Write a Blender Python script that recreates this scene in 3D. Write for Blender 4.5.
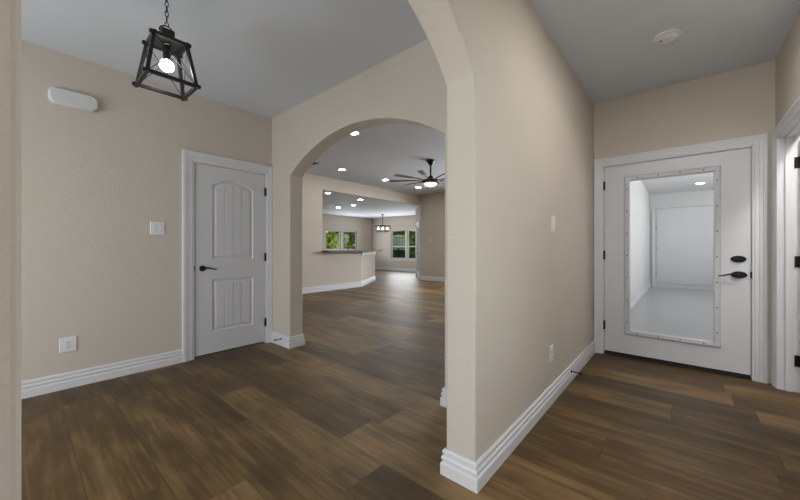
import bpy, bmesh, math, random
from mathutils import Vector, Matrix

random.seed(7)
for _o in list(bpy.data.objects):
    bpy.data.objects.remove(_o)
scene = bpy.context.scene
COL = scene.collection

# ------------------------------------------------------------------ camera
EYE = 1.15
cam_data = bpy.data.cameras.new('camera')
cam = bpy.data.objects.new('camera', cam_data)
COL.objects.link(cam)
cam.location = (0, 0, EYE)
cam.rotation_euler = (math.pi / 2, 0, math.atan2(283, 328.4))
cam_data.sensor_width = 36
cam_data.lens = 36 * 328.4 / 800
cam_data.shift_y = -2 / 800
cam_data.clip_start = 0.02
scene.camera = cam

# ------------------------------------------------------------------ world, sun, exposure
scene.view_settings.view_transform = 'Standard'
scene.view_settings.look = 'None'
scene.view_settings.gamma = 1
scene.view_settings.use_curve_mapping = False
scene.view_settings.exposure = 0.41

world = bpy.data.worlds.new('world')
scene.world = world
world.use_nodes = True
_bg = world.node_tree.nodes['Background']
_bg.inputs[0].default_value = (0.80, 0.88, 1.0, 1)
_bg.inputs[1].default_value = 0.8


def lamp(name, kind, loc, energy, color=(1, 1, 1), rot=(0, 0, 0), **kw):
    d = bpy.data.lights.new(name, kind)
    d.energy = energy
    d.color = color
    for k, v in kw.items():
        setattr(d, k, v)
    o = bpy.data.objects.new(name, d)
    COL.objects.link(o)
    o.location = loc
    o.rotation_euler = rot
    return o


def aim(v):
    return Vector(v).to_track_quat('-Z', 'Y').to_euler()


WARM = (1.0, 0.98, 0.95)
DAY = (0.92, 0.96, 1.0)
lamp('sun', 'SUN', (10, 5, 12), 2.6, (1, 0.96, 0.88), aim((0.02, 0.68, -0.72)), angle=0.02)
# added soft fills at unseen, invented windows behind and beside the camera
lamp('fill_foyer', 'AREA', (-2.35, -2.2, 1.0), 49, DAY, aim((0, 1, 0.04)), shape='RECTANGLE', size=2.3, size_y=1.4)
lamp('fill_hall', 'AREA', (-0.08, -2.9, 1.15), 35, (0.97, 0.98, 1.0), aim((0, 1, 0.9)), shape='RECTANGLE', size=1.1, size_y=2.0)
lamp('fill_side', 'AREA', (0.56, 1.1, 1.15), 7.5, (0.95, 0.98, 1.0), aim((-1, 0.0, -0.5)), shape='RECTANGLE', size=1.2, size_y=1.6)  # fill added to brighten the partition face and floor
# daylight through the kitchen and dining windows; living and white room fills added
lamp('fill_living', 'AREA', (-2.9, 9.3, 1.9), 180, DAY, aim((-0.1, -1, -0.6)), shape='RECTANGLE', size=3.0, size_y=1.0)  # added fill at an invented window hidden from view
lamp('daylight_dining', 'AREA', (-10.3, 12.46, 1.3), 52, DAY, aim((0.25, -1, 0.1)), shape='RECTANGLE', size=1.9, size_y=1.4)
lamp('daylight_kitchen', 'AREA', (-12.76, 10.5, 1.5), 38, DAY, aim((1, 0, 0)), shape='RECTANGLE', size=1.8, size_y=0.9)
lamp('fill_white_room', 'AREA', (2.85, 8.3, 1.4), 118, (1, 1, 1), aim((-1, 0.1, 1.5)), shape='RECTANGLE', size=4.0, size_y=1.5)  # fill added to lift the white room, tilted up at its ceiling
lamp('side_room_light', 'AREA', (1.05, 3.36, 2.69), 17, (1, 0.98, 0.95), (0, 0, 0), shape='DISK', size=0.28)
# recessed ceiling lamp of the hall, above the frame
lamp('hall_spot', 'SPOT', (0.02, 2.1, 2.72), 2.0, WARM, (0, 0, 0), spot_size=math.radians(152), spot_blend=0.25, shadow_soft_size=0.07)

lamp('hall_spot', 'SPOT', (0.25, 2.72, 2.72), 7.0, WARM, (0, 0, 0), spot_size=math.radians(150), spot_blend=0.3, shadow_soft_size=0.07)  # extra hall spot, added to brighten the door wall, floor and ceiling


# ------------------------------------------------------------------ materials
def new_mat(name):
    m = bpy.data.materials.new(name)
    m.use_nodes = True
    nt = m.node_tree
    return m, nt, nt.nodes['Principled BSDF']


def plain(name, col, rough=0.5, metal=0.0, bump=0.0, scale=300.0, spec=0.5):
    m, nt, b = new_mat(name)
    b.inputs['Base Color'].default_value = (*col, 1)
    b.inputs['Roughness'].default_value = rough
    b.inputs['Metallic'].default_value = metal
    b.inputs['Specular IOR Level'].default_value = spec
    if bump:
        t = nt.nodes.new('ShaderNodeTexCoord')
        n = nt.nodes.new('ShaderNodeTexNoise')
        n.inputs['Scale'].default_value = scale
        n.inputs['Detail'].default_value = 3
        bp = nt.nodes.new('ShaderNodeBump')
        bp.inputs['Strength'].default_value = bump
        bp.inputs['Distance'].default_value = 0.01
        nt.links.new(t.outputs['Object'], n.inputs['Vector'])
        nt.links.new(n.outputs['Fac'], bp.inputs['Height'])
        nt.links.new(bp.outputs['Normal'], b.inputs['Normal'])
    return m


def emit(name, col, strength, base=(0.9, 0.9, 0.9)):
    m, nt, b = new_mat(name)
    b.inputs['Base Color'].default_value = (*base, 1)
    b.inputs['Emission Color'].default_value = (*col, 1)
    b.inputs['Emission Strength'].default_value = strength
    return m


def glass_mat(name, tint=(1, 1, 1), refl=0.10, rough=0.02):
    """thin clear pane: see-through with a faint gloss"""
    m, nt, b = new_mat(name)
    nt.nodes.remove(b)
    out = [n for n in nt.nodes if n.type == 'OUTPUT_MATERIAL'][0]
    tr = nt.nodes.new('ShaderNodeBsdfTransparent')
    tr.inputs[0].default_value = (*tint, 1)
    gl = nt.nodes.new('ShaderNodeBsdfGlossy')
    gl.inputs['Roughness'].default_value = rough
    mx = nt.nodes.new('ShaderNodeMixShader')
    mx.inputs[0].default_value = refl
    nt.links.new(tr.outputs[0], mx.inputs[1])
    nt.links.new(gl.outputs[0], mx.inputs[2])
    nt.links.new(mx.outputs[0], out.inputs[0])
    return m


def wall_paint(name, col, strength=0.25, scale=90):
    """orange-peel wall paint"""
    m, nt, b = new_mat(name)
    b.inputs['Roughness'].default_value = 0.75
    b.inputs['Specular IOR Level'].default_value = 0.25
    t = nt.nodes.new('ShaderNodeTexCoord')
    n = nt.nodes.new('ShaderNodeTexNoise')
    n.inputs['Scale'].default_value = scale
    n.inputs['Detail'].default_value = 2.5
    n.inputs['Roughness'].default_value = 0.55
    bp = nt.nodes.new('ShaderNodeBump')
    bp.inputs['Strength'].default_value = strength
    bp.inputs['Distance'].default_value = 0.008
    n2 = nt.nodes.new('ShaderNodeTexNoise')
    n2.inputs['Scale'].default_value = 1.3
    mix = nt.nodes.new('ShaderNodeMix')
    mix.data_type = 'RGBA'
    mix.inputs[6].default_value = (*[c * 0.97 for c in col], 1)
    mix.inputs[7].default_value = (*[min(1, c * 1.03) for c in col], 1)
    L = nt.links.new
    L(t.outputs['Object'], n.inputs['Vector'])
    L(t.outputs['Object'], n2.inputs['Vector'])
    L(n.outputs['Fac'], bp.inputs['Height'])
    L(bp.outputs['Normal'], b.inputs['Normal'])
    L(n2.outputs['Fac'], mix.inputs[0])
    L(mix.outputs[2], b.inputs['Base Color'])
    return m


def plank_floor(name, c_dark, c_mid, c_light, rough=0.47, row=0.266, row0=0.205, length=1.52):
    m, nt, b = new_mat(name)
    N, L = nt.nodes.new, nt.links.new

    def math_(op, a, bb=None):
        n = N('ShaderNodeMath')
        n.operation = op
        for i, v in enumerate((a, bb)):
            if v is None:
                continue
            if isinstance(v, (int, float)):
                n.inputs[i].default_value = v
            else:
                L(v, n.inputs[i])
        return n.outputs[0]
    tc = N('ShaderNodeTexCoord')
    sp = N('ShaderNodeSeparateXYZ')
    L(tc.outputs['Object'], sp.inputs[0])
    x, y = sp.outputs[0], sp.outputs[1]
    yr = math_('DIVIDE', math_('SUBTRACT', y, row0), row)
    ri = math_('FLOOR', yr)
    rf = math_('FRACT', yr)
    wn = N('ShaderNodeTexWhiteNoise')
    wn.noise_dimensions = '1D'
    L(ri, wn.inputs['W'])
    xr = math_('ADD', math_('DIVIDE', x, length), math_('MULTIPLY', wn.outputs['Value'], 7.3))
    ci = math_('FLOOR', xr)
    cf = math_('FRACT', xr)
    cid = N('ShaderNodeCombineXYZ')
    L(ri, cid.inputs[0])
    L(ci, cid.inputs[1])
    w2 = N('ShaderNodeTexWhiteNoise')
    w2.noise_dimensions = '2D'
    L(cid.outputs[0], w2.inputs['Vector'])
    # grain, shifted per plank
    gv = N('ShaderNodeCombineXYZ')
    L(math_('ADD', math_('MULTIPLY', x, 1.6), math_('MULTIPLY', w2.outputs['Value'], 37)), gv.inputs[0])
    L(math_('MULTIPLY', y, 22), gv.inputs[1])
    L(math_('MULTIPLY', ri, 3.7), gv.inputs[2])
    g = N('ShaderNodeTexNoise')
    g.inputs['Scale'].default_value = 1.0
    g.inputs['Detail'].default_value = 6
    g.inputs['Roughness'].default_value = 0.62
    g.inputs['Distortion'].default_value = 0.6
    L(gv.outputs[0], g.inputs['Vector'])
    hv = N('ShaderNodeCombineXYZ')
    L(math_('ADD', math_('MULTIPLY', x, 0.9), math_('MULTIPLY', w2.outputs['Value'], 53)), hv.inputs[0])
    L(math_('MULTIPLY', y, 42), hv.inputs[1])
    L(math_('MULTIPLY', ri, 1.9), hv.inputs[2])
    g2 = N('ShaderNodeTexNoise')
    g2.inputs['Scale'].default_value = 1.0
    g2.inputs['Detail'].default_value = 4
    g2.inputs['Distortion'].default_value = 0.4
    L(hv.outputs[0], g2.inputs['Vector'])
    # broad blotches and knots
    kv = N('ShaderNodeCombineXYZ')
    L(math_('ADD', math_('MULTIPLY', x, 2.2), math_('MULTIPLY', w2.outputs['Value'], 91)), kv.inputs[0])
    L(math_('MULTIPLY', y, 5.5), kv.inputs[1])
    k = N('ShaderNodeTexNoise')
    k.inputs['Scale'].default_value = 1.0
    k.inputs['Detail'].default_value = 3
    L(kv.outputs[0], k.inputs['Vector'])
    f = math_('ADD', math_('MULTIPLY', w2.outputs['Value'], 0.50),
              math_('ADD', math_('ADD', math_('MULTIPLY', g.outputs['Fac'], 0.80), math_('MULTIPLY', g2.outputs['Fac'], 0.40)), math_('MULTIPLY', k.outputs['Fac'], 0.90)))
    f = math_('SUBTRACT', f, 0.79)
    cr = N('ShaderNodeValToRGB')
    e = cr.color_ramp.elements
    e[0].position = 0.12
    e[0].color = (*c_dark, 1)
    e[1].position = 0.95
    e[1].color = (*c_light, 1)
    mid = cr.color_ramp.elements.new(0.5)
    mid.color = (*c_mid, 1)
    L(f, cr.inputs[0])
    # seams
    d1 = math_('MULTIPLY', math_('MINIMUM', rf, math_('SUBTRACT', 1, rf)), row)
    d2 = math_('MULTIPLY', math_('MINIMUM', cf, math_('SUBTRACT', 1, cf)), length)
    seam = math_('LESS_THAN', math_('MINIMUM', d1, d2), 0.0016)
    mx = N('ShaderNodeMix')
    mx.data_type = 'RGBA'
    mx.inputs[7].default_value = (*[c * 0.55 for c in c_dark], 1)
    L(math_('MULTIPLY', seam, 0.75), mx.inputs[0])
    L(cr.outputs[0], mx.inputs[6])
    L(mx.outputs[2], b.inputs['Base Color'])
    b.inputs['Roughness'].default_value = rough
    b.inputs['Specular IOR Level'].default_value = 0.40
    bp = N('ShaderNodeBump')
    bp.inputs['Strength'].default_value = 0.12
    bp.inputs['Distance'].default_value = 0.004
    L(g.outputs['Fac'], bp.inputs['Height'])
    L(bp.outputs['Normal'], b.inputs['Normal'])
    return m


def leaf_mat(name, c0, c1):
    m, nt, b = new_mat(name)
    N, L = nt.nodes.new, nt.links.new
    tc = N('ShaderNodeTexCoord')
    n = N('ShaderNodeTexNoise')
    n.inputs['Scale'].default_value = 3.0
    n.inputs['Detail'].default_value = 4
    cr = N('ShaderNodeValToRGB')
    cr.color_ramp.elements[0].position = 0.35
    cr.color_ramp.elements[0].color = (*c0, 1)
    cr.color_ramp.elements[1].position = 0.65
    cr.color_ramp.elements[1].color = (*c1, 1)
    L(tc.outputs['Object'], n.inputs['Vector'])
    L(n.outputs['Fac'], cr.inputs[0])
    L(cr.outputs[0], b.inputs['Base Color'])
    b.inputs['Roughness'].default_value = 0.9
    b.inputs['Specular IOR Level'].default_value = 0.1
    return m


M_WALL = wall_paint('beige_wall_paint', (0.56, 0.505, 0.44))
M_WALL_ROUGH = wall_paint('beige_textured_plaster', (0.56, 0.505, 0.44), 0.30, 80)
M_CEIL = wall_paint('grey_ceiling_paint', (0.62, 0.65, 0.70), 0.12, 60)
M_TRIM = plain('white_trim_paint', (0.66, 0.66, 0.68), 0.38)
M_DOOR = plain('white_door_paint', (0.62, 0.625, 0.65), 0.40)
M_WHITE = plain('white_plastic', (0.70, 0.70, 0.71), 0.35)
M_GREYWALL = wall_paint('white_room_paint', (0.66, 0.66, 0.665), 0.08, 60)
M_GREYFLOOR = plain('grey_sealed_floor', (0.42, 0.42, 0.42), 0.28, 0, 0.05, 25)
M_BLACK = plain('black_hardware', (0.012, 0.012, 0.013), 0.38, 0.6)
M_IRON = plain('dark_iron', (0.016, 0.0155, 0.015), 0.38, 0.3)
M_BRONZE = plain('dark_bronze', (0.035, 0.028, 0.022), 0.36, 0.7)
M_BLADE = plain('bronze_fan_blade', (0.24, 0.20, 0.165), 0.26, 0.3)
M_DARK = plain('dark_gap', (0.01, 0.01, 0.01), 0.8)
M_STONE = plain('grey_counter_stone', (0.12, 0.115, 0.112), 0.65, 0, 0.03, 120)
M_CABINET = plain('white_cabinet_paint', (0.6, 0.6, 0.6), 0.45)
M_WINFRAME = plain('pale_vinyl_window_frame', (0.55, 0.54, 0.53), 0.5)
M_FRAME = plain('grey_white_glazing_frame', (0.55, 0.555, 0.575), 0.42)
M_APRON = plain('pale_grey_apron', (0.50, 0.485, 0.47), 0.5)
M_CHROME = plain('steel_screw', (0.25, 0.25, 0.26), 0.35, 0.8)
M_PALE = plain('pale_plastic', (0.62, 0.625, 0.64), 0.42)
M_FLOOR = plank_floor('oak_vinyl_planks', (0.036, 0.0182, 0.0042), (0.096, 0.0550, 0.0155), (0.255, 0.160, 0.065))
M_GLASS = glass_mat('window_glass', (0.95, 0.97, 0.96), 0.008)
M_DOORGLASS = glass_mat('door_glass', (0.97, 0.97, 0.97), 0.004, 0.22)
M_BULB = emit('bulb_glow', (1.0, 0.96, 0.92), 22)
M_LED = emit('downlight_glow', (1.0, 0.97, 0.92), 84)
M_DOME = emit('fan_light_glow', (1.0, 0.93, 0.78), 1.1)
M_CAGE = plain('grey_bronze', (0.085, 0.08, 0.075), 0.4, 0.5)
M_CANDLE = emit('candle_bulb_glow', (1.0, 0.95, 0.86), 30)
M_LEAF = leaf_mat('tree_leaves', (0.05, 0.11, 0.015), (0.42, 0.50, 0.07))
M_LEAF2 = leaf_mat('dark_tree_leaves', (0.02, 0.05, 0.012), (0.11, 0.19, 0.035))
M_BARK = plain('bark', (0.09, 0.065, 0.045), 0.9, 0, 0.4, 20)
M_GRASS = plain('lawn', (0.10, 0.16, 0.04), 0.9, 0, 0.4, 30)
M_FENCE = plain('fence_wood', (0.20, 0.17, 0.14), 0.8, 0, 0.2, 30)


# ------------------------------------------------------------------ mesh helpers
class MB:
    """collects shapes and links them as ONE mesh object"""

    def __init__(self):
        self.bm = bmesh.new()

    def quad(self, pts):
        vs = [self.bm.verts.new(p) for p in pts]
        return self.bm.faces.new(vs)

    def box(self, a, b):
        x0, y0, z0 = [min(p, q) for p, q in zip(a, b)]
        x1, y1, z1 = [max(p, q) for p, q in zip(a, b)]
        v = [self.bm.verts.new(p) for p in [(x0, y0, z0), (x1, y0, z0), (x1, y1, z0), (x0, y1, z0),
                                            (x0, y0, z1), (x1, y0, z1), (x1, y1, z1), (x0, y1, z1)]]
        for f in [(0, 3, 2, 1), (4, 5, 6, 7), (0, 1, 5, 4), (1, 2, 6, 5), (2, 3, 7, 6), (3, 0, 4, 7)]:
            self.bm.faces.new([v[i] for i in f])
        return self

    def prism(self, pts, vec):
        """pts: 3D polygon; extruded along vec"""
        vec = Vector(vec)
        a = [self.bm.verts.new(p) for p in pts]
        b = [self.bm.verts.new(Vector(p) + vec) for p in pts]
        n = len(pts)
        self.bm.faces.new(a)
        self.bm.faces.new(list(reversed(b)))
        for i in range(n):
            j = (i + 1) % n
            self.bm.faces.new([a[j], a[i], b[i], b[j]])
        return self

    def grid(self, rows, close=False):
        """rows of equal length point lists, skinned with quads"""
        vr = [[self.bm.verts.new(p) for p in r] for r in rows]
        for r0, r1 in zip(vr[:-1], vr[1:]):
            n = len(r0)
            for i in range(n if close else n - 1):
                j = (i + 1) % n
                try:
                    self.bm.faces.new([r0[i], r0[j], r1[j], r1[i]])
                except ValueError:
                    pass
        return vr

    def lathe(self, prof, c, axis=(0, 0, 1), n=32, cap=True):
        """prof: [(radius, height along axis)]"""
        ax = Vector(axis).normalized()
        u = ax.orthogonal().normalized()
        w = ax.cross(u)
        c = Vector(c)
        rows = []
        for r, h in prof:
            rows.append([c + ax * h + (u * math.cos(2 * math.pi * k / n) + w * math.sin(2 * math.pi * k / n)) * max(r, 1e-5)
                         for k in range(n)])
        vr = self.grid(rows, close=True)
        if cap:
            self.bm.faces.new(list(reversed(vr[0])))
            self.bm.faces.new(vr[-1])
        return self

    def cyl(self, p0, p1, r0, r1=None, n=12):
        p0, p1 = Vector(p0), Vector(p1)
        d = p1 - p0
        return self.lathe([(r0, 0), (r0 if r1 is None else r1, d.length)], p0, d, n)

    def bar(self, p0, p1, s, up=(0, 0, 1)):
        """square bar of side s"""
        p0, p1 = Vector(p0), Vector(p1)
        d = (p1 - p0).normalized()
        a = d.cross(Vector(up))
        if a.length < 1e-4:
            a = d.cross(Vector((1, 0, 0)))
        a.normalize()
        b = a.cross(d)
        h = s / 2
        self.prism([p0 + a * h + b * h, p0 - a * h + b * h, p0 - a * h - b * h, p0 + a * h - b * h], p1 - p0)
        return self

    def tube(self, path, r, n=10, closed=False):
        path = [Vector(p) for p in path]
        m = len(path)
        rows = []
        nrm = None
        for i in range(m):
            if closed:
                t = path[(i + 1) % m] - path[i - 1]
            else:
                t = path[min(i + 1, m - 1)] - path[max(i - 1, 0)]
            t.normalize()
            if nrm is None:
                nrm = t.orthogonal().normalized()
            nrm = (nrm - t * nrm.dot(t)).normalized()
            bn = t.cross(nrm)
            ri = r[i] if isinstance(r, (list, tuple)) else r
            rows.append([path[i] + (nrm * math.cos(2 * math.pi * k / n) + bn * math.sin(2 * math.pi * k / n)) * ri for k in range(n)])
        if closed:
            rows.append(rows[0])
        vr = self.grid(rows, close=True)
        if not closed:
            self.bm.faces.new(list(reversed(vr[0])))
            self.bm.faces.new(vr[-1])
        return self

    def ball(self, c, r, n=16, sz=1.0):
        prof = [(r * math.sin(math.pi * i / n), -r * sz * math.cos(math.pi * i / n)) for i in range(n + 1)]
        return self.lathe(prof, c, (0, 0, 1), 2 * n, cap=False)

    def build(self, name, mat, parent=None, origin=None, bevel=0.0, seg=2, smooth=False, angle=35):
        bmesh.ops.remove_doubles(self.bm, verts=self.bm.verts, dist=1e-5)
        bmesh.ops.recalc_face_normals(self.bm, faces=self.bm.faces)
        root = parent
        while root is not None and root.parent is not None:
            root = root.parent
        off = Vector(root.location) if root is not None else Vector(origin or (0, 0, 0))
        if off.length:
            bmesh.ops.translate(self.bm, verts=self.bm.verts, vec=-off)
        me = bpy.data.meshes.new(name)
        self.bm.to_mesh(me)
        self.bm.free()
        me.materials.append(mat)
        o = bpy.data.objects.new(name, me)
        COL.objects.link(o)
        if parent is not None:
            o.parent = parent
        elif origin:
            o.location = origin
        if smooth:
            for p in me.polygons:
                p.use_smooth = True
            if hasattr(me, 'set_sharp_from_angle'):
                me.set_sharp_from_angle(angle=math.radians(angle))
        if bevel:
            md = o.modifiers.new('bevel', 'BEVEL')
            md.width = bevel
            md.segments = seg
            md.limit_method = 'ANGLE'
            md.angle_limit = math.radians(angle)
        return o


def tag(o, label, cat, group=None, kind=None):
    o['label'] = label
    o['category'] = cat
    if group:
        o['group'] = group
    if kind:
        o['kind'] = kind
    return o


def empty(name, loc, label, cat, group=None, kind=None):
    o = bpy.data.objects.new(name, None)
    o.empty_display_size = 0.1
    COL.objects.link(o)
    o.location = loc
    return tag(o, label, cat, group, kind)


def dup(root, loc, label, group=None, rotz=None):
    r = root.copy()
    COL.objects.link(r)
    r.location = loc
    if rotz is not None:
        r.rotation_euler = (0, 0, rotz)
    r['label'] = label
    if group:
        r['group'] = group
    for ch in [c for c in bpy.data.objects if c.parent == root]:
        c = ch.copy()
        COL.objects.link(c)
        c.parent = r
        for g in [q for q in bpy.data.objects if q.parent == ch]:
            d = g.copy()
            COL.objects.link(d)
            d.parent = c
    return r


def struct(mb, name, mat, label, cat, **kw):
    return tag(mb.build(name, mat, **kw), label, cat, kind='structure')


class Frame:
    """a wall-plane frame: u along the wall, z up, t out of the wall"""

    def __init__(self, O, U, N):
        self.O, self.U, self.N = Vector(O), Vector(U).normalized(), Vector(N).normalized()

    def __call__(self, u, z, t=0.0):
        return self.O + self.U * u + Vector((0, 0, z)) + self.N * t

    def box(self, mb, u0, z0, t0, u1, z1, t1):
        mb.prism([self(u0, z0, t0), self(u1, z0, t0), self(u1, z1, t0), self(u0, z1, t0)], self.N * (t1 - t0))
        return mb


def pierced(F, u0, u1, z0, z1, thick, holes):
    """wall slab behind the plane t=0, with rectangular holes (u0,u1,z0,z1) not overlapping in u"""
    mb = MB()
    cur = u0
    for a, b, c, d in sorted(holes):
        if a > cur:
            F.box(mb, cur, z0, -thick, a, z1, 0)
        if c > z0:
            F.box(mb, a, z0, -thick, b, c, 0)
        if d < z1:
            F.box(mb, a, d, -thick, b, z1, 0)
        cur = b
    if cur < u1:
        F.box(mb, cur, z0, -thick, u1, z1, 0)
    return mb


CASING = [(0, 0), (0, 0.010), (0.012, 0.012), (0.016, 0.016), (0.040, 0.016), (0.046, 0.020), (0.062, 0.021), (0.066, 0.025), (0.088, 0.025), (0.092, 0.021), (0.092, 0)]


def casing(F, u0, u1, zt, prof=CASING, w=0.092, t0=0.0, wr=None):
    """door casing: two legs and a head, mitred, around the opening"""
    mb = MB()
    k = w / 0.092
    rows = []
    kr = k if wr is None else wr / w
    for f in (lambda a: (u0 - a, 0.0), lambda a: (u0 - a, zt + a), lambda a: (u1 + a * (kr if wr else 1), zt + a), lambda a: (u1 + a * (kr if wr else 1), 0.0)):
        rows.append([F(*f(a * k), t0 + b) for a, b in prof])
    mb.grid(rows)
    return mb


BASE = [(0, 0), (0.021, 0), (0.021, 0.058), (0.017, 0.064), (0.012, 0.066), (0.012, 0.072), (0.017, 0.077), (0.018, 0.088),
        (0.015, 0.094), (0.009, 0.098), (0.009, 0.104), (0.013, 0.108), (0.013, 0.120), (0.006, 0.130), (0, 0.130)]


def baseboard(name, path, label, prof=BASE, h=0.130):
    """moulded baseboard swept along an XY path; it stands out to the RIGHT of the walking direction"""
    mb = MB()
    P = [Vector((x, y)) for x, y in path]
    k = h / 0.130
    rows = []
    for i, p in enumerate(P):
        dirs = []
        if i > 0:
            dirs.append((P[i] - P[i - 1]).normalized())
        if i < len(P) - 1:
            dirs.append((P[i + 1] - P[i]).normalized())
        ns = [Vector((d.y, -d.x)) for d in dirs]
        n = sum(ns, Vector((0, 0)))
        n.normalize()
        n = n / max(0.3, n.dot(ns[0]))
        rows.append([(p.x + n.x * t, p.y + n.y * t, z * k) for t, z in prof])
    vr = mb.grid(rows)
    for r in (vr[0], vr[-1]):
        mb.bm.faces.new(r)
    return struct(mb, name, M_TRIM, label, 'baseboard')


# ================================================================== THE SHELL
XL, XP0, XP1, XR = -3.83, -0.915, -0.75, 0.59       # left wall, partition faces, right wall
YA0, YA1, YD = 2.03, 2.20, 4.165                    # arch wall faces, front-door wall
XB, YE, XK, YK = -7.25, 9.40, -12.80, 12.50         # bar wall, living end wall, kitchen window wall, dining window wall
H, HL = 2.74, 3.05

struct(MB().box((-13.0, -3.2, -0.1), (XP0 + 0.1, 12.7, 0)).box((XP0 + 0.1, -3.2, -0.1), (2.4, 4.24, 0)), 'floor', M_FLOOR,
       'brown wood plank floor running through all the rooms', 'floor')
struct(MB().box((XP1 - 0.05, 4.24, -0.1), (3.0, 12.5, -0.001)), 'floor_grey', M_GREYFLOOR, 'plain grey floor behind the glazed door', 'floor')

struct(MB().box((-3.95, -3.2, H), (2.4, YA0 + 0.05, H + 0.12)).box((XP0 - 0.0, YA0 + 0.05, H), (2.4, 4.24, H + 0.12)), 'ceiling', M_CEIL,
       'grey painted ceiling over foyer and hall', 'ceiling')
struct(MB().box((XB - 0.12, YA1 - 0.05, HL), (XP0 + 0.05, YE + 0.1, HL + 0.12)), 'ceiling_living', M_CEIL, 'higher grey ceiling with the fan and recessed lights', 'ceiling')
struct(MB().box((-13.0, 2.1, H), (XB - 0.06, 12.7, H + 0.12)), 'ceiling_kitchen', M_CEIL, 'pale ceiling of the kitchen and dining room beyond the bar', 'ceiling')
struct(MB().box((XP1 - 0.05, 4.24, H), (3.0, 12.5, H + 0.12)), 'ceiling_white', M_GREYWALL, 'white ceiling seen through the glazed door', 'ceiling')

# left wall with the panel door
FL = Frame((XL, 0, 0), (0, 1, 0), (1, 0, 0))
struct(pierced(FL, -2.4, YA1, 0, H, 0.12, [(1.185, 1.953, 0, 2.045)]), 'wall_left', M_WALL, 'beige foyer wall with the panel door and chime box', 'wall', bevel=0.0)

# wall with the wide arch to the living room
def arc(c, half, spring, rise, n=40):
    R = (half * half + rise * rise) / (2 * rise)
    zc = spring + rise - R
    return [(c + half - 2 * half * i / n, zc + math.sqrt(R * R - (half - 2 * half * i / n) ** 2)) for i in range(n + 1)]

AX0, AX1 = -3.42, -1.322
A = arc((AX0 + AX1) / 2, (AX1 - AX0) / 2, 1.985, 0.325)
poly = [(XL - 0.12, 0), (AX0, 0)] + list(reversed(A)) + [(AX1, 0), (XP0 + 0.05, 0), (XP0 + 0.05, HL + 0.05), (XL - 0.12, HL + 0.05)]
struct(MB().prism([(x, YA0, z) for x, z in poly], (0, YA1 - YA0, 0)), 'wall_arch', M_WALL, 'beige wall with the wide arch opening to the living room', 'wall',
       bevel=0.010, seg=3)

# partition with the near arch
PY0, PY1 = 0.0025, 1.42
A = arc((PY0 + PY1) / 2, (PY1 - PY0) / 2, 1.975, 0.345)
poly = [(-3.1, 0), (PY0, 0)] + list(reversed(A)) + [(PY1, 0), (YD + 0.1, 0), (YD + 0.1, HL + 0.05), (-3.1, HL + 0.05)]
struct(MB().prism([(XP0, y, z) for y, z in poly], (XP1 - XP0, 0, 0)), 'wall_partition', M_WALL_ROUGH,
       'long textured beige wall in the middle ending in a near archway', 'wall', bevel=0.011, seg=3)

# wall with the glazed door
FD = Frame((0, YD, 0), (1, 0, 0), (0, -1, 0))
struct(pierced(FD, XP1 + 0.001, XR + 0.12, 0, H, 0.12, [(-0.665, 0.463, 0, 2.045)]), 'wall_front', M_WALL, 'beige wall around the glazed white door', 'wall')
# right wall with a doorway
FR = Frame((XR, 0, 0), (0, 1, 0), (-1, 0, 0))
struct(pierced(FR, -3.1, YD, 0, H, 0.11, [(3.27, 4.05, 0, 2.05), (0.45, 1.75, 0.45, 2.1)]), 'wall_right', M_WALL, 'short beige wall beside the white casing on the right', 'wall')  # window opening added for the side fill
# unseen ends of foyer and hall; window openings added for fill light
FB = Frame((0, -2.3, 0), (1, 0, 0), (0, 1, 0))
struct(pierced(FB, XL - 0.12, XP0, 0, H, 0.12, [(-3.5, -1.2, 0.25, 2.45)]), 'wall_entrance', M_WALL, 'foyer wall with a large added window behind the viewer', 'wall')
FH = Frame((0, -3.0, 0), (1, 0, 0), (0, 1, 0))
struct(pierced(FH, XP1, XR + 0.11, 0, H, 0.12, [(-0.6, 0.45, 0.4, 2.45)]), 'wall_back', M_WALL, 'hall wall with an added window behind the viewer', 'wall')
# little room beyond the right doorway
struct(MB().box((2.2, 2.4, 0), (2.3, 4.165, H)).box((0.7, 2.3, 0), (2.3, 2.4, H)).box((0.712, 4.10, 0), (2.3, 4.2, H)), 'wall_side', M_GREYWALL,
       'white walls of the small room through the right doorway', 'wall')

# white room behind the glazed door
struct(MB().box((XP1 - 0.05, 4.30, 0), (XP1, 12.4, H)), 'wall_white', M_GREYWALL, 'white side wall seen through the door glass', 'wall')
struct(MB().box((XP1, 12.3, 0), (3.0, 12.42, H)).box((2.9, 4.29, 0), (3.0, 6.2, H)).box((2.9, 10.4, 0), (3.0, 12.3, H)).box((2.9, 6.2, 0), (3.0, 10.4, 0.6)).box((2.9, 6.2, 2.2), (3.0, 10.4, H)).box((0.711, 4.205, 0), (3.0, 4.29, H)), 'wall_far', M_GREYWALL,
       'white end wall seen through the door glass', 'wall')
baseboard('baseboard_white', [(XP1, 4.32), (XP1, 12.3), (2.9, 12.3)], 'white baseboard of the room behind the door glass', h=0.12)

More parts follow.
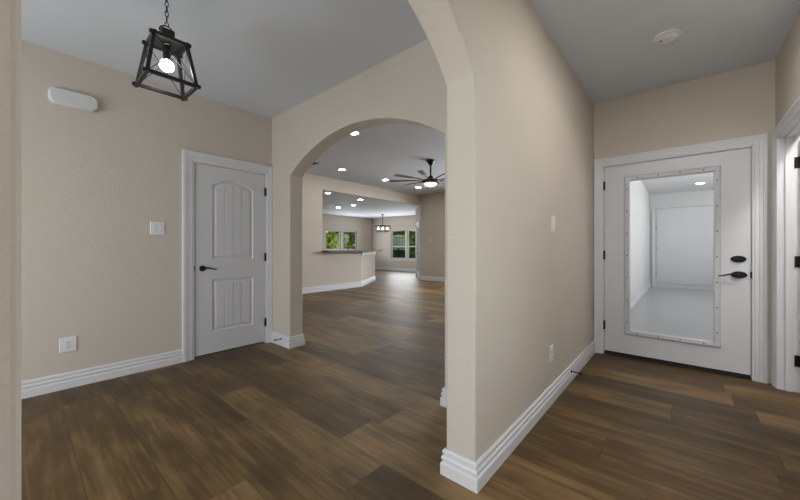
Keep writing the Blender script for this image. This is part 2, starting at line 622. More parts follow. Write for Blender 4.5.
# living room
poly = [(YA1, 0), (6.64, 0), (6.64, 1.04), (5.26, 1.04), (5.26, 2.70), (YE + 0.02, 2.70), (YE + 0.02, HL + 0.05), (YA1, HL + 0.05)]
struct(MB().prism([(XB, y, z) for y, z in poly], (-0.13, 0, 0)), 'wall_bar', M_WALL, 'beige wall with the bar ledge opening and a header above', 'wall')
d = Vector((-1.235, 1.88, 0)).normalized()
BA = Vector((XB, 6.64, 0))
BB = BA + d * 2.02
nrm = Vector((d.y, -d.x, 0))
struct(MB().prism([BA, BB, BB - nrm * 0.13, BA - nrm * 0.13], (0, 0, 1.04)), 'wall_peninsula', M_WALL, 'angled beige half wall carrying the end of the bar', 'wall')
FE = Frame((0, YE, 0), (1, 0, 0), (0, -1, 0))
struct(pierced(FE, -7.14, XP0 + 0.05, 0, HL, 0.12, [(-4.6, -1.2, 0.55, 2.45)]).box((XB - 0.13, YE + 0.021, 2.70), (-7.14, YE + 0.12, HL)), 'wall_end', M_WALL, 'beige end wall of the living room beyond the fan', 'wall')  # hidden window opening added for the living room fill
struct(MB().box((XP0, YD + 0.1, 0), (XP1 - 0.05, YE + 0.1, HL)), 'wall_inner', M_WALL, 'beige long side wall of the living room', 'wall')
struct(MB().box((-7.25, 2.08, 0), (XL - 0.12, YA1, HL)), 'wall_near', M_WALL, 'beige living room wall beside the wide arch', 'wall')

# diagonal wall with the patio door, then back to the dining window wall
DA, DB = Vector((-7.14, YE, 0)), Vector((-8.446, 10.784, 0))
du = (DB - DA).normalized()
FG = Frame(DA, du, Vector((-du.y, du.x, 0)))
if FG.N.dot(Vector((-1, -1, 0))) < 0:
    FG.N = -FG.N
struct(pierced(FG, 0.0, 1.85, 0, H, 0.12, [(0.32, 1.30, 0, 2.05)]), 'wall_diagonal', M_WALL, 'narrow beige diagonal wall around the patio door', 'wall')
FK = Frame((0, YK, 0), (1, 0, 0), (0, -1, 0))
W2 = (-11.40, -9.33, 0.58, 2.07)
struct(pierced(FK, -12.95, -8.3, 0, H, 0.14, [W2]).box((-8.446, 10.85, 0), (-8.32, YK, H)), 'wall_dining', M_WALL, 'beige dining room wall with the tall window', 'wall')
FW = Frame((XK, 0, 0), (0, 1, 0), (1, 0, 0))
W1 = (9.48, 11.44, 1.03, 2.02)
struct(pierced(FW, 2.1, YK, 0, H, 0.14, [W1]), 'wall_kitchen', M_WALL, 'beige kitchen wall with the window over the sink', 'wall')
struct(MB().box((-12.95, 2.1, 0), (XB, 2.2, H)), 'wall_pantry', M_WALL, 'beige near wall of the kitchen hidden by the bar wall', 'wall')

# ------------------------------------------------------------------ baseboards
baseboard('baseboard_left', [(XL, 1.075), (XL, -2.3)][::-1], 'white moulded baseboard under the wall with the chime box')
baseboard('baseboard_arch', [(XL + 0.002, YA0), (AX0, YA0), (AX0, YA1), (XL, YA1)], 'white baseboard wrapping the foot of the arch beside the panel door')
baseboard('baseboard_pier', [(XP0, YA1), (AX1, YA1), (AX1, YA0), (XP0, YA0)], 'white baseboard wrapping the far pier behind the partition end')
baseboard('baseboard_partition', [(XP0, YA0 - 0.02), (XP0, PY1), (XP1, PY1), (XP1, YD - 0.005)], 'white baseboard wrapping the partition end and running to the glazed door')
baseboard('baseboard_jamb', [(XP1, -2.9), (XP1, PY0), (XP0, PY0), (XP0, -2.3)], 'white baseboard wrapping the near jamb at the left')
baseboard('baseboard_bar', [(XB, YA1), (XB, 6.64), (BB.x, BB.y), (BB.x - nrm.x * 0.13, BB.y - nrm.y * 0.13)], 'white baseboard along the bar wall and its angled end', h=0.15)
baseboard('baseboard_end', [(-7.135, YE), (XP0, YE)], 'white baseboard of the living room end wall', h=0.15)
baseboard('baseboard_dining', [(XK, YK), (-8.45, YK)], 'white baseboard under the dining window', h=0.15)
baseboard('baseboard_kitchen', [(XK, 11.65), (XK, YK)], 'white baseboard in the dining corner', h=0.15)
baseboard('baseboard_right', [(XR, 3.17), (XR, -3.0)], 'white baseboard on the right hall wall')


# ================================================================== DOORS
def arc_top(u, u0, u1, z, rise):
    if rise <= 0:
        return z
    c, hw = (u0 + u1) / 2, (u1 - u0) / 2
    R = (hw * hw + rise * rise) / (2 * rise)
    return z + rise - R + math.sqrt(max(0, R * R - min(hw, abs(u - c)) ** 2))


def panel_leaf(F, u0, u1, z0, z1, panels, thick=0.035, t=0.0):
    """moulded door leaf; panels: (pu0, pu1, pz0, pz1, rise) with bead-board fields"""
    mb = MB()
    n = 24
    pu0, pu1 = panels[0][0], panels[0][1]
    # stiles
    F.box(mb, u0, z0, t - thick, pu0, z1, t)
    F.box(mb, pu1, z0, t - thick, u1, z1, t)
    us = [pu0 + (pu1 - pu0) * i / n for i in range(n + 1)]
    panels = sorted(panels, key=lambda p: p[2])
    low = [z0] * (n + 1)
    for p in panels + [None]:
        up = [p[2]] * (n + 1) if p else [z1] * (n + 1)
        mb.grid([[F(u, z, t) for u, z in zip(us, low)], [F(u, z, t) for u, z in zip(us, up)]])
        if p:
            low = [arc_top(u, pu0, pu1, p[3], p[4]) for u in us]
    F.box(mb, pu0, z0, t - thick, pu1, z1, t - 0.022)
    F.box(mb, pu0, z0, t - thick, pu1, z0 + 0.02, t - 0.002)
    F.box(mb, pu0, z1 - 0.02, t - thick, pu1, z1, t - 0.002)
    for a, b, c, dd, rise in panels:
        def outline(ins, dep):
            uu = [a + ins + (b - a - 2 * ins) * i / n for i in range(n + 1)]
            pts = [F(u, c + ins, t - dep) for u in uu]
            pts += [F(u, arc_top(u, a + ins, b - ins, dd - ins, rise), t - dep) for u in reversed(uu)]
            return pts
        rings = [outline(0, 0), outline(0.008, 0.011), outline(0.024, 0.014), outline(0.042, 0.004)]
        mb.grid(rings, close=True)
        # bead-board field
        ins = 0.042
        f0, f1 = a + ins, b - ins
        cols = [(f0, 0.004)]
        nb = 4
        for k in range(1, nb):
            g = f0 + (f1 - f0) * k / nb
            cols += [(g - 0.006, 0.004), (g - 0.002, 0.010), (g + 0.002, 0.010), (g + 0.006, 0.004)]
        cols.append((f1, 0.004))
        full = []
        for (ua, da), (ub, db) in zip(cols[:-1], cols[1:]):
            steps = 6 if ub - ua > 0.03 else 1
            for s in range(steps):
                full.append((ua + (ub - ua) * s / steps, da + (db - da) * s / steps))
        full.append(cols[-1])
        mb.grid([[F(u, c + ins, t - q) for u, q in full],
                 [F(u, arc_top(u, f0, f1, dd - ins, rise), t - q) for u, q in full]])
    return mb


def lever(F, u, z, sgn, t, length=0.115):
    """rosette with a wavy lever pointing along sgn*u"""
    mb = MB()
    mb.lathe([(0.030, 0), (0.031, 0.004), (0.027, 0.010), (0.014, 0.014), (0.011, 0.045)], F(u, z, t), F.N, 24)
    pts, rs = [], []
    for i in range(13):
        q = i / 12
        pts.append(F(u + sgn * length * q, z + 0.008 * math.sin(q * math.pi * 1.6) - 0.006 * q, t + 0.045 - 0.008 * math.sin(q * math.pi)))
        rs.append(0.0095 * (1 - 0.45 * q))
    mb.tube(pts, rs, 10)
    return mb


def hinge(F, u, z, t, h=0.09):
    mb = MB()
    p0, p1 = F(u, z - h / 2, t), F(u, z + h / 2, t)
    mb.cyl(p0, p1, 0.0085, n=12)
    mb.cyl(F(u, z - h / 2 - 0.006, t), F(u, z - h / 2, t), 0.005, n=10)
    mb.cyl(F(u, z + h / 2, t), F(u, z + h / 2 + 0.006, t), 0.005, n=10)
    F.box(mb, u - 0.012, z - h / 2, t - 0.008, u + 0.012, z + h / 2, t - 0.003)
    return mb


# left panel door
r = empty('door_1', (XL, 1.57, 0), 'white two-panel interior door with an arched upper panel', 'door', kind='structure')
casing(FL, 1.180, 1.955, 2.042, w=0.106, wr=0.076).build('casing', M_TRIM, r)
mb = MB()
FL.box(mb, 1.165, 0, -0.115, 1.187, 2.06, 0.001)
FL.box(mb, 1.951, 0, -0.115, 1.973, 2.06, 0.001)
FL.box(mb, 1.165, 2.041, -0.115, 1.973, 2.06, 0.001)
mb.build('jamb', M_TRIM, r)
leaf = panel_leaf(FL, 1.193, 1.945, 0.022, 2.033, [(1.358, 1.802, 1.025, 1.825, 0.075), (1.358, 1.802, 0.25, 0.812, 0)], t=-0.006).build('door_leaf', M_DOOR, r)
lever(FL, 1.262, 0.935, 1, -0.006, 0.125).build('handle', M_BLACK, leaf)['label'] = 'black lever handle'
mb = MB()
FL.box(mb, 1.181, 0.905, -0.003, 1.190, 0.965, 0.004)
mb.build('strike_plate', M_BLACK, r)
for z in (0.254, 1.041, 1.828):
    hinge(FL, 1.948, z, 0.006).build('hinge', M_BLACK, r)
mb = MB()
FL.box(mb, 1.19, 0, -0.09, 1.95, 0.02, -0.06)
mb.build('gap_strip', M_DARK, r)  # dark strip standing for the shade in the gap under the leaf

# glazed door
r = empty('door_2', (-0.1, YD, 0), 'white door with a tall glass panel held by a screwed frame', 'door', kind='structure')
casing(FD, -0.656, 0.456, 2.034, w=0.090).build('casing', M_TRIM, r)
mb = MB()
FD.box(mb, -0.69, 0, -0.118, -0.655, 2.07, 0.001)
FD.box(mb, 0.453, 0, -0.118, 0.488, 2.07, 0.001)
FD.box(mb, -0.69, 2.032, -0.118, 0.488, 2.07, 0.001)
mb.build('jamb', M_TRIM, r)
mb = MB()
GU0, GU1, GZ0, GZ1 = -0.425, 0.216, 0.285, 1.857
for a in ((-0.648, 0.04, GU0, 2.026), (GU1, 0.04, 0.447, 2.026), (GU0, 0.04, GU1, GZ0), (GU0, GZ1, GU1, 2.026)):
    FD.box(mb, a[0], a[1], -0.048, a[2], a[3], -0.004)
leaf = mb.build('door_leaf', M_DOOR, r)
for t0, t1 in ((-0.004, 0.010), (-0.060, -0.048)):
    mb = MB()
    prof = [(0, t0), (0, t1 - 0.002), (0.006, t1), (0.034, t1), (0.046, t0 + 0.004), (0.046, t0)]
    rows = []
    for s, q in ((-1, -1), (-1, 1), (1, 1), (1, -1), (-1, -1)):
        rows.append([FD((GU0 - w) if s < 0 else (GU1 + w), (GZ0 - w) if q < 0 else (GZ1 + w), t) for w, t in prof])
    mb.grid(rows)
    gf = mb.build('glass_frame', M_FRAME, leaf)
mb = MB()
FD.box(mb, GU0 - 0.004, GZ0 - 0.004, -0.029, GU1 + 0.004, GZ1 + 0.004, -0.023)
mb.build('glass_pane', M_DOORGLASS, leaf)
pts = []
for i in range(7):
    z = GZ0 + 0.09 + (GZ1 - GZ0 - 0.18) * i / 6
    pts += [(GU0 - 0.020, z), (GU1 + 0.020, z)]
for i in range(4):
    u = GU0 + 0.07 + (GU1 - GU0 - 0.14) * i / 3
    pts += [(u, GZ0 - 0.020), (u, GZ1 + 0.020)]
for u, z in pts:
    mb = MB()
    mb.lathe([(0.006, 0), (0.0055, 0.002), (0.003, 0.003)], FD(u, z, 0.010), FD.N, 10)
    mb.build('screw', M_DARK, leaf)
lev = lever(FD, 0.375, 0.912, -1, -0.004, 0.135).build('handle', M_BLACK, leaf)
mb = MB()
rows = []
for k, h_ in ((1.0, 0), (1.0, 0.006), (0.8, 0.013)):
    rows.append([FD(0.375 + 0.052 * k * math.cos(2 * math.pi * i / 28), 0.912 + 0.031 * k * math.sin(2 * math.pi * i / 28), -0.004 + h_) for i in range(28)])
vr = mb.grid(rows, close=True)
mb.bm.faces.new(vr[-1])
mb.build('rosette', M_BLACK, leaf)
mb = MB()
rows = []
for k, h_ in ((1.0, 0), (1.0, 0.006), (0.8, 0.013), (0.45, 0.016)):
    rows.append([FD(0.372 + 0.050 * k * math.cos(2 * math.pi * i / 28), 1.052 + 0.030 * k * math.sin(2 * math.pi * i / 28), -0.004 + h_) for i in range(28)])
vr = mb.grid(rows, close=True)
mb.bm.faces.new(vr[-1])
FD.box(mb, 0.366, 1.034, 0.008, 0.378, 1.070, 0.026)
mb.build('deadbolt', M_BLACK, leaf)['label'] = 'black oval deadbolt'
mb = MB()
FD.box(mb, 0.444, 0.885, -0.006, 0.462, 0.945, 0.004)
mb.build('strike_plate', M_BLACK, r)
for z in (0.315, 1.074, 1.826):
    hinge(FD, -0.652, z, 0.005).build('hinge', M_BLACK, r)
mb = MB()
FD.box(mb, -0.655, 0.0, -0.10, 0.453, 0.012, 0.0)
FD.box(mb, -0.648, 0.012, -0.046, 0.447, 0.041, -0.008)
mb.build('door_sweep', M_DARK, r)['label'] = 'black sill and sweep under the door'

# doorway at the right edge, its leaf open into the side room
r = empty('door_3', (XR, 3.66, 0), 'white casing of a doorway with black hinges at the right edge', 'door', kind='structure')
casing(FR, 3.275, 4.045, 2.045, w=0.085).build('casing', M_TRIM, r)
mb = MB()
FR.box(mb, 3.255, 0, -0.115, 3.277, 2.07, 0.002)
FR.box(mb, 4.043, 0, -0.115, 4.075, 2.07, 0.002)
FR.box(mb, 3.255, 2.043, -0.115, 4.075, 2.07, 0.002)
FR.box(mb, 4.030, 0, -0.07, 4.043, 2.043, -0.035)
FR.box(mb, 3.277, 0, -0.07, 3.290, 2.043, -0.035)
FR.box(mb, 3.277, 2.030, -0.07, 4.043, 2.043, -0.035)
mb.build('jamb', M_TRIM, r)
FO = Frame((XR + 0.122, 4.036, 0), (1, 0, 0), (0, -1, 0))
leaf = panel_leaf(FO, 0.0, 0.74, 0.02, 2.03, [(0.15, 0.59, 1.025, 1.825, 0.075), (0.15, 0.59, 0.25, 0.812, 0)], t=0.036).build('door_leaf', M_DOOR, r)
lever(FO, 0.67, 0.935, -1, 0.036).build('handle', M_BLACK, leaf)
for z in (0.25, 1.04, 1.83):
    mb = MB()
    mb.box((XR + 0.084, 4.037, z - 0.045), (XR + 0.114, 4.044, z + 0.045))
    mb.cyl((XR + 0.117, 4.033, z - 0.048), (XR + 0.117, 4.033, z + 0.048), 0.008, n=10)
    mb.build('hinge', M_BLACK, r)

# wide white door in the far wall of the white room
FZ = Frame((0, 12.3, 0), (1, 0, 0), (0, -1, 0))
r = empty('door_4', (0.6, 12.3, 0), 'wide plain white door seen through the glass panel', 'door', kind='structure')
mb = MB()
FZ.box(mb, -0.60, 0.12, 0, 2.5, 2.30, 0.03)
mb.build('door_leaf', M_DOOR, r, bevel=0.004)
mb = MB()
FZ.box(mb, -0.70, 0.0, 0, -0.61, 2.32, 0.045)
FZ.box(mb, -0.70, 2.31, 0, 2.6, 2.36, 0.045)
mb.build('casing', M_TRIM, r, bevel=0.004)
for z in (0.4, 1.15, 1.75):
    hinge(FZ, -0.606, z, 0.034).build('hinge', M_CHROME, r)

# patio door on the diagonal wall
r = empty('door_5', (DA.x + du.x * 0.8, DA.y + du.y * 0.8, 0), 'white glazed patio door seen edge-on beside the dining window', 'door', kind='structure')
casing(FG, 0.325, 1.295, 2.045, w=0.10).build('casing', M_TRIM, r)
mb = MB()
for a in ((0.33, 0.02, 0.45, 2.04), (1.17, 0.02, 1.29, 2.04), (0.45, 0.02, 1.17, 0.25), (0.45, 1.92, 1.17, 2.04)):
    FG.box(mb, a[0], a[1], -0.05, a[2], a[3], -0.01)
leaf = mb.build('door_leaf', M_DOOR, r)
mb = MB()
FG.box(mb, 0.45, 0.25, -0.034, 1.17, 1.92, -0.028)
mb.build('glass_pane', M_GLASS, leaf)
lever(FG, 1.23, 0.95, -1, -0.01).build('handle', M_BLACK, leaf)


# ================================================================== WINDOWS
def window(name, F, u0, u1, z0, z1, mull, rail, label, sill=True, units=2, thick=0.14):
    r = empty(name, F((u0 + u1) / 2, z0), label, 'window', kind='structure')
    mb = MB()
    fw = 0.04
    for a in ((u0, z0, u0 + fw, z1), (u1 - fw, z0, u1, z1), (u0, z0, u1, z0 + fw), (u0, z1 - fw, u1, z1)):
        F.box(mb, a[0], a[1], -0.11, a[2], a[3], -0.045)
    w = (u1 - u0 - mull * (units - 1)) / units
    for k in range(1, units):
        a = u0 + w * k + mull * (k - 1)
        F.box(mb, a, z0, -0.12, a + mull, z1, -0.02)
    if rail:
        F.box(mb, u0, rail - 0.028, -0.10, u1, rail + 0.028, -0.045)
    mb.build('window_frame', M_WINFRAME, r)
    for k in range(units):
        a = u0 + (w + mull) * k
        s = MB()
        for q in ((a + 0.03, z0 + 0.03, a + 0.065, z1 - 0.03), (a + w - 0.065, z0 + 0.03, a + w - 0.03, z1 - 0.03),
                  (a + 0.03, z0 + 0.03, a + w - 0.03, z0 + 0.075), (a + 0.03, z1 - 0.065, a + w - 0.03, z1 - 0.03)):
            F.box(s, q[0], q[1], -0.09, q[2], q[3], -0.055)
        so = s.build('sash', M_WINFRAME, r)
        g = MB()
        F.box(g, a + 0.06, z0 + 0.06, -0.078, a + w - 0.06, z1 - 0.06, -0.072)
        g.build('glass_pane', M_GLASS, so)
    if sill:
        s = MB()
        F.box(s, u0 - 0.05, z0 - 0.03, -0.05, u1 + 0.05, z0, 0.04)
        F.box(s, u0 - 0.03, z0 - 0.075, 0, u1 + 0.03, z0 - 0.03, 0.015)
        s.build('window_sill', M_TRIM, r)
    return r


window('window_1', FW, *W1, 0.11, None, 'small double window over the kitchen sink with trees outside', sill=False)
window('window_2', FK, *W2, 0.10, 1.22, 'tall double window of the dining room with a cross rail')
window('added_window_3', FE, -4.6, -1.2, 0.55, 2.45, 0.10, None, 'wide added triple window in the hidden part of the living room end wall', units=3, thick=0.12)  # unseen, put in to carry the living room fill
window('added_window_4', FB, -3.5, -1.2, 0.25, 2.45, 0.10, None, 'large added window behind the viewer in the foyer', units=2, thick=0.12)  # unseen, put in to go with the foyer fill
window('added_window_5', FH, -0.6, 0.45, 0.4, 2.45, 0.10, None, 'added window behind the viewer at the hall end', units=1, thick=0.12)  # unseen, put in to go with the hall fill


FV = Frame((2.9, 0, 0), (0, 1, 0), (-1, 0, 0))
window('added_window_7', FV, 6.2, 10.4, 0.6, 2.2, 0.10, None, 'wide added side window of the white room behind the door glass', units=3, thick=0.1)  # unseen, put in so the white room gets more light
window('added_window_6', FR, 0.45, 1.75, 0.45, 2.1, 0.10, None, 'added side window of the hall, out of view', units=1, thick=0.11)  # unseen, put in to light the partition from the side


# ================================================================== FOYER AND HALL THINGS
# --- pendant lantern
PX, PY = -2.37, 0.585
r = empty('pendant_lantern', (PX, PY, H), 'black open-frame lantern hanging on a chain with one lit bulb', 'pendant light')
MB().lathe([(0.012, -0.035), (0.05, -0.028), (0.062, -0.012), (0.062, 0)], (PX, PY, H), (0, 0, 1), 28).build('canopy', M_IRON, r, smooth=True)
mb = MB()
z = H - 0.03
k = 0
while z > 2.53:
    pts = []
    for i in range(16):
        a = 2 * math.pi * i / 16
        x, zz = 0.0085 * math.cos(a), 0.019 * math.sin(a)
        pts.append((PX + (x if k % 2 else 0), PY + (0 if k % 2 else x), z - 0.019 + zz))
    mb.tube(pts, 0.0027, 6, closed=True)
    z -= 0.031
    k += 1
mb.build('chain', M_IRON, r, smooth=True)
ZT, ZB, HT, HB = 2.385, 2.136, 0.082, 0.122
mb = MB()
pts = [(PX, PY + 0.037 * math.cos(a), ZT + 0.072 + 0.037 * math.sin(a)) for a in [math.pi * (i / 14) for i in range(15)]]
mb.tube(pts, 0.0035, 8)
mb.tube([(PX, PY + 0.010 * math.cos(2 * math.pi * i / 14), ZT + 0.119 + 0.012 * math.sin(2 * math.pi * i / 14)) for i in range(14)], 0.003, 6, closed=True)
mb.build('loop', M_IRON, r, smooth=True)
mb = MB()
mb.box((PX - HT, PY - HT, ZT - 0.003), (PX + HT, PY + HT, ZT + 0.004))
mb.box((PX - 0.033, PY - 0.033, ZT + 0.004), (PX + 0.033, PY + 0.033, ZT + 0.078))
mb.build('top_plate', M_IRON, r)
s = 0.018
mb = MB()
for q in (-1, 1):
    mb.bar((PX + q * HT, PY - HT - 0.022, ZT), (PX + q * HT, PY + HT + 0.022, ZT), s)
    mb.bar((PX - HT - 0.022, PY + q * HT, ZT - 0.003), (PX + HT + 0.022, PY + q * HT, ZT - 0.003), s)
mb.build('top_frame', M_IRON, r)
mb = MB()
for q in (-1, 1):
    mb.bar((PX + q * HB, PY - HB - 0.022, ZB), (PX + q * HB, PY + HB + 0.022, ZB), s)
    mb.bar((PX - HB - 0.022, PY + q * HB, ZB - 0.003), (PX + HB + 0.022, PY + q * HB, ZB - 0.003), s)
mb.build('bottom_frame', M_IRON, r)
for a in (-1, 1):
    for b in (-1, 1):
        MB().bar((PX + a * HT, PY + b * HT, ZT), (PX + a * HB, PY + b * HB, ZB), s, up=(1, 0, 0)).build('post', M_IRON, r)
for a, b in ((1, 0), (-1, 0), (0, 1), (0, -1)):
    mb = MB()
    for sg in (-1, 1):
        top = (PX + (a * HT if a else sg * HT), PY + (b * HT if b else sg * HT), ZT)
        bot = (PX + (a * HB if a else -sg * HB), PY + (b * HB if b else -sg * HB), ZB)
        mb.cyl(top, bot, 0.0022, n=6)
    mb.build('cross_brace', M_IRON, r)
MB().lathe([(0.017, -0.100), (0.020, -0.094), (0.020, -0.012), (0.028, -0.008), (0.028, 0)], (PX, PY, ZT), (0, 0, 1), 20).build('socket', M_IRON, r)
MB().lathe([(0.0, -0.164), (0.018, -0.161), (0.032, -0.151), (0.038, -0.134), (0.034, -0.116), (0.022, -0.102), (0.015, -0.098)], (PX, PY, ZT), (0, 0, 1), 24,
           cap=False).build('bulb', M_BULB, r, smooth=True)['label'] = 'glowing white bulb'

# --- door chime box
mb = MB()
rows = []
cy, cz, hw, hh = 0.298, 2.372, 0.148, 0.066
for ins, dep in ((0, 0), (0, 0.035), (0.004, 0.044), (0.012, 0.050)):
    pts = []
    rr = 0.050 - ins
    for q, (sy, sz) in enumerate(((1, 1), (-1, 1), (-1, -1), (1, -1))):
        for i in range(9):
            a = math.pi / 2 * (q + i / 8)
            pts.append((XL + dep, cy + sy * (hw - 0.050) + rr * math.cos(a), cz + sz * (hh - 0.050) + rr * math.sin(a)))
    rows.append(pts)
vr = mb.grid(rows, close=True)
mb.bm.faces.new(vr[-1])
tag(mb.build('door_chime', M_PALE, origin=(XL, cy, cz), smooth=True), 'pale rounded chime box high on the left wall', 'door chime')


# --- plates
def plate(F, u, z, w, h, t0=0.0):
    mb = MB()
    rows = []
    for ins, dep in ((0, 0), (0, 0.004), (0.004, 0.007)):
        rows.append([F(u - w / 2 + ins, z - h / 2 + ins, dep), F(u + w / 2 - ins, z - h / 2 + ins, dep), F(u + w / 2 - ins, z + h / 2 - ins, dep), F(u - w / 2 + ins, z + h / 2 - ins, dep)])
    vr = mb.grid(rows, close=True)
    mb.bm.faces.new(vr[-1])
    return mb


def switch(F, u, z, w, h, label, toggles):
    r = empty('light_switch', F(u, z), label, 'light switch')
    plate(F, u, z, w, h).build('plate', M_WHITE, r)
    for du_, kind in toggles:
        mb = MB()
        if kind == 'rocker':
            F.box(mb, u + du_ - 0.016, z - 0.033, 0.006, u + du_ + 0.016, z + 0.033, 0.010)
            mb.build('rocker', M_WHITE, r, bevel=0.0015)
        else:
            mb.prism([F(u + du_ - 0.005, z - 0.010, 0.006), F(u + du_ + 0.005, z - 0.010, 0.006), F(u + du_ + 0.004, z + 0.002, 0.024), F(u + du_ - 0.004, z + 0.002, 0.024)], (0, 0, 0.010))
            mb.build('toggle', M_WHITE, r)
    for du_, kind in toggles:
        if kind != 'rocker':
            for q in (-1, 1):
                MB().lathe([(0.0035, 0), (0.002, 0.0015)], F(u + du_, z + q * 0.030, 0.007), F.N, 8).build('screw', M_CHROME, r)
    return r


def outlet(F, u, z, w, h, label):
    r = empty('power_outlet', F(u, z), label, 'power outlet', 'wall outlets')
    plate(F, u, z, w, h).build('plate', M_WHITE, r)
    for q in (-1, 1):
        mb = MB()
        cz_ = z + q * 0.0195
        pts = [F(u + 0.0165 * math.cos(a) * 1.0, cz_ + 0.0145 * max(-0.85, min(0.85, math.sin(a))), 0.006) for a in [2 * math.pi * i / 24 for i in range(24)]]
        mb.prism(pts, F.N * 0.004)
        so = mb.build('socket', M_WHITE, r)
        mb = MB()
        F.box(mb, u - 0.0075, cz_ - 0.002, 0.0098, u - 0.0050, cz_ + 0.0075, 0.0106)
        F.box(mb, u + 0.0050, cz_ - 0.002, 0.0098, u + 0.0075, cz_ + 0.0065, 0.0106)
        mb.cyl(F(u, cz_ - 0.0075, 0.0098), F(u, cz_ - 0.0075, 0.0106), 0.0028, n=10)
        mb.build('slots', M_DARK, so)
    MB().lathe([(0.0035, 0), (0.002, 0.0015)], F(u, z, 0.007), F.N, 8).build('screw', M_CHROME, r)
    return r


FP = Frame((XP1, 0, 0), (0, 1, 0), (1, 0, 0))
switch(FL, 0.871, 1.342, 0.116, 0.124, 'white double light switch on the wall left of the panel door', [(-0.024, 'rocker'), (0.024, 'toggle')])
switch(FP, 2.645, 1.335, 0.082, 0.122, 'white light switch on the long middle wall above the outlet', [(0, 'rocker')])
outlet(FL, 0.264, 0.357, 0.102, 0.122, 'white outlet low on the left wall under the chime box')
outlet(FP, 2.60, 0.358, 0.080, 0.122, 'white outlet low on the long middle wall under its switch')

# --- smoke detector
r = empty('smoke_detector', (-0.092, 3.175, H), 'round white smoke detector on the hall ceiling', 'smoke detector')
SX, SY = -0.092, 3.175
MB().lathe([(0.090, 0), (0.090, -0.010), (0.084, -0.015), (0.070, -0.016)], (SX, SY, H), (0, 0, 1), 40).build('base', M_WHITE, r, smooth=True)
MB().lathe([(0.072, -0.014), (0.072, -0.018)], (SX, SY, H), (0, 0, 1), 40).build('vent_gap', M_DARK, r)
MB().lathe([(0.074, -0.017), (0.072, -0.026), (0.064, -0.032), (0.030, -0.034)], (SX, SY, H), (0, 0, 1), 40).build('cover', M_WHITE, r, smooth=True)
mb = MB()
mb.lathe([(0.011, -0.0335), (0.009, -0.036)], (SX - 0.034, SY - 0.02, H), (0, 0, 1), 16)
mb.build('test_button', M_CHROME, r)


# --- door stops screwed to baseboards
def door_stop(loc, direction, label):
    r = empty('door_stop', loc, label, 'door stop', 'door stops')
    p, dv = Vector(loc), Vector(direction).normalized()
    MB().lathe([(0.013, 0), (0.012, 0.004), (0.006, 0.008)], p, dv, 16).build('mount', M_BLACK, r)
    MB().cyl(p + dv * 0.006, p + dv * 0.070, 0.0045, n=10).build('rod', M_BLACK, r)
    MB().lathe([(0.0075, 0.066), (0.009, 0.070), (0.009, 0.082), (0.006, 0.085)], p, dv, 14).build('tip', M_BLACK, r)
    return r


door_stop((XP1 + 0.017, 3.12, 0.083), (1, 0.0, 0), 'black door stop on the baseboard of the long middle wall')
door_stop((-3.58, YA0 - 0.0165, 0.083), (0, -1, 0.0), 'black door stop on the baseboard at the arch foot')


# ================================================================== LIVING ROOM, KITCHEN, DINING
# --- recessed lights
def downlight(loc, label, group, strength_mat=M_LED):
    x, y, z = loc
    r = empty('recessed_light', loc, label, 'ceiling light', group)
    MB().lathe([(0.075, -0.001), (0.095, -0.001), (0.098, -0.006), (0.092, -0.010), (0.076, -0.008), (0.075, -0.001)], loc, (0, 0, 1), 32, cap=False).build('trim_ring', M_WHITE, r, smooth=True)
    MB().lathe([(0.075, -0.001), (0.075, -0.006), (0.05, -0.007)], loc, (0, 0, 1), 32).build('lens', strength_mat, r)
    return r


GL = 'recessed lights of the living room ceiling'
d0 = downlight((-4.11, 3.60, HL), 'recessed light just inside the top of the wide arch', GL)
dup(d0, (-6.25, 5.10, HL), 'recessed light near the bar header, nearest the air vent')
dup(d0, (-6.27, 6.65, HL), 'recessed light near the bar header, between the vent-side one and the fan')
dup(d0, (-6.27, 8.15, HL), 'recessed light close under the fan lamp toward the end wall')
GK = 'recessed lights of the kitchen ceiling'
dup(d0, (-7.75, 5.81, H), 'kitchen recessed light closest to the bar wall post', GK)
dup(d0, (-8.01, 7.31, H), 'kitchen recessed light just behind the header, right of the others', GK)
dup(d0, (-9.29, 8.13, H), 'kitchen recessed light second from the right of the row', GK)
dup(d0, (-10.20, 8.15, H), 'kitchen recessed light deepest in the kitchen row', GK)
# the white room's own light, and the hall's, foyer-side of the glazed door
dup(d0, (0.32, 10.9, H), 'recessed light seen through the glass panel of the door', 'recessed lights of the hall and the white room')
dup(d0, (0.02, 2.1, H), 'recessed light of the hall ceiling above the viewer', 'recessed lights of the hall and the white room')
dup(d0, (0.25, 2.72, H), 'added recessed light of the hall ceiling between the smoke detector and the viewer', 'recessed lights of the hall and the white room')  # fixture added to go with the extra hall spot

r = dup(d0, (1.05, 3.36, H), 'recessed light of the little side room', 'recessed lights of the hall and the white room')

# --- ceiling air vent
r = empty('air_vent', (-6.28, 4.30, HL), 'white ceiling air vent with dark slots beside the arch edge', 'air vent')
mb = MB()
for a in ((-0.20, -0.10, 0.20, -0.075), (-0.20, 0.075, 0.20, 0.10), (-0.20, -0.10, -0.17, 0.10), (0.17, -0.10, 0.20, 0.10)):
    mb.box((-6.28 + a[0], 4.30 + a[1], HL - 0.012), (-6.28 + a[2], 4.30 + a[3], HL))
mb.build('frame', M_WHITE, r, bevel=0.003)
MB().box((-6.45, 4.225, HL - 0.004), (-6.11, 4.375, HL - 0.001)).build('duct', M_DARK, r)
mb = MB()
for k in range(7):
    y = 4.235 + k * 0.0215
    mb.prism([(-6.45, y, HL - 0.011), (-6.45, y + 0.010, HL - 0.004), (-6.45, y + 0.012, HL - 0.004), (-6.45, y + 0.002, HL - 0.011)], (0.34, 0, 0))
mb.build('slats', M_WHITE, r)
dup(r, (-10.05, 7.60, H), 'white air vent on the kitchen ceiling beside the deepest recessed light', 'ceiling air vents')
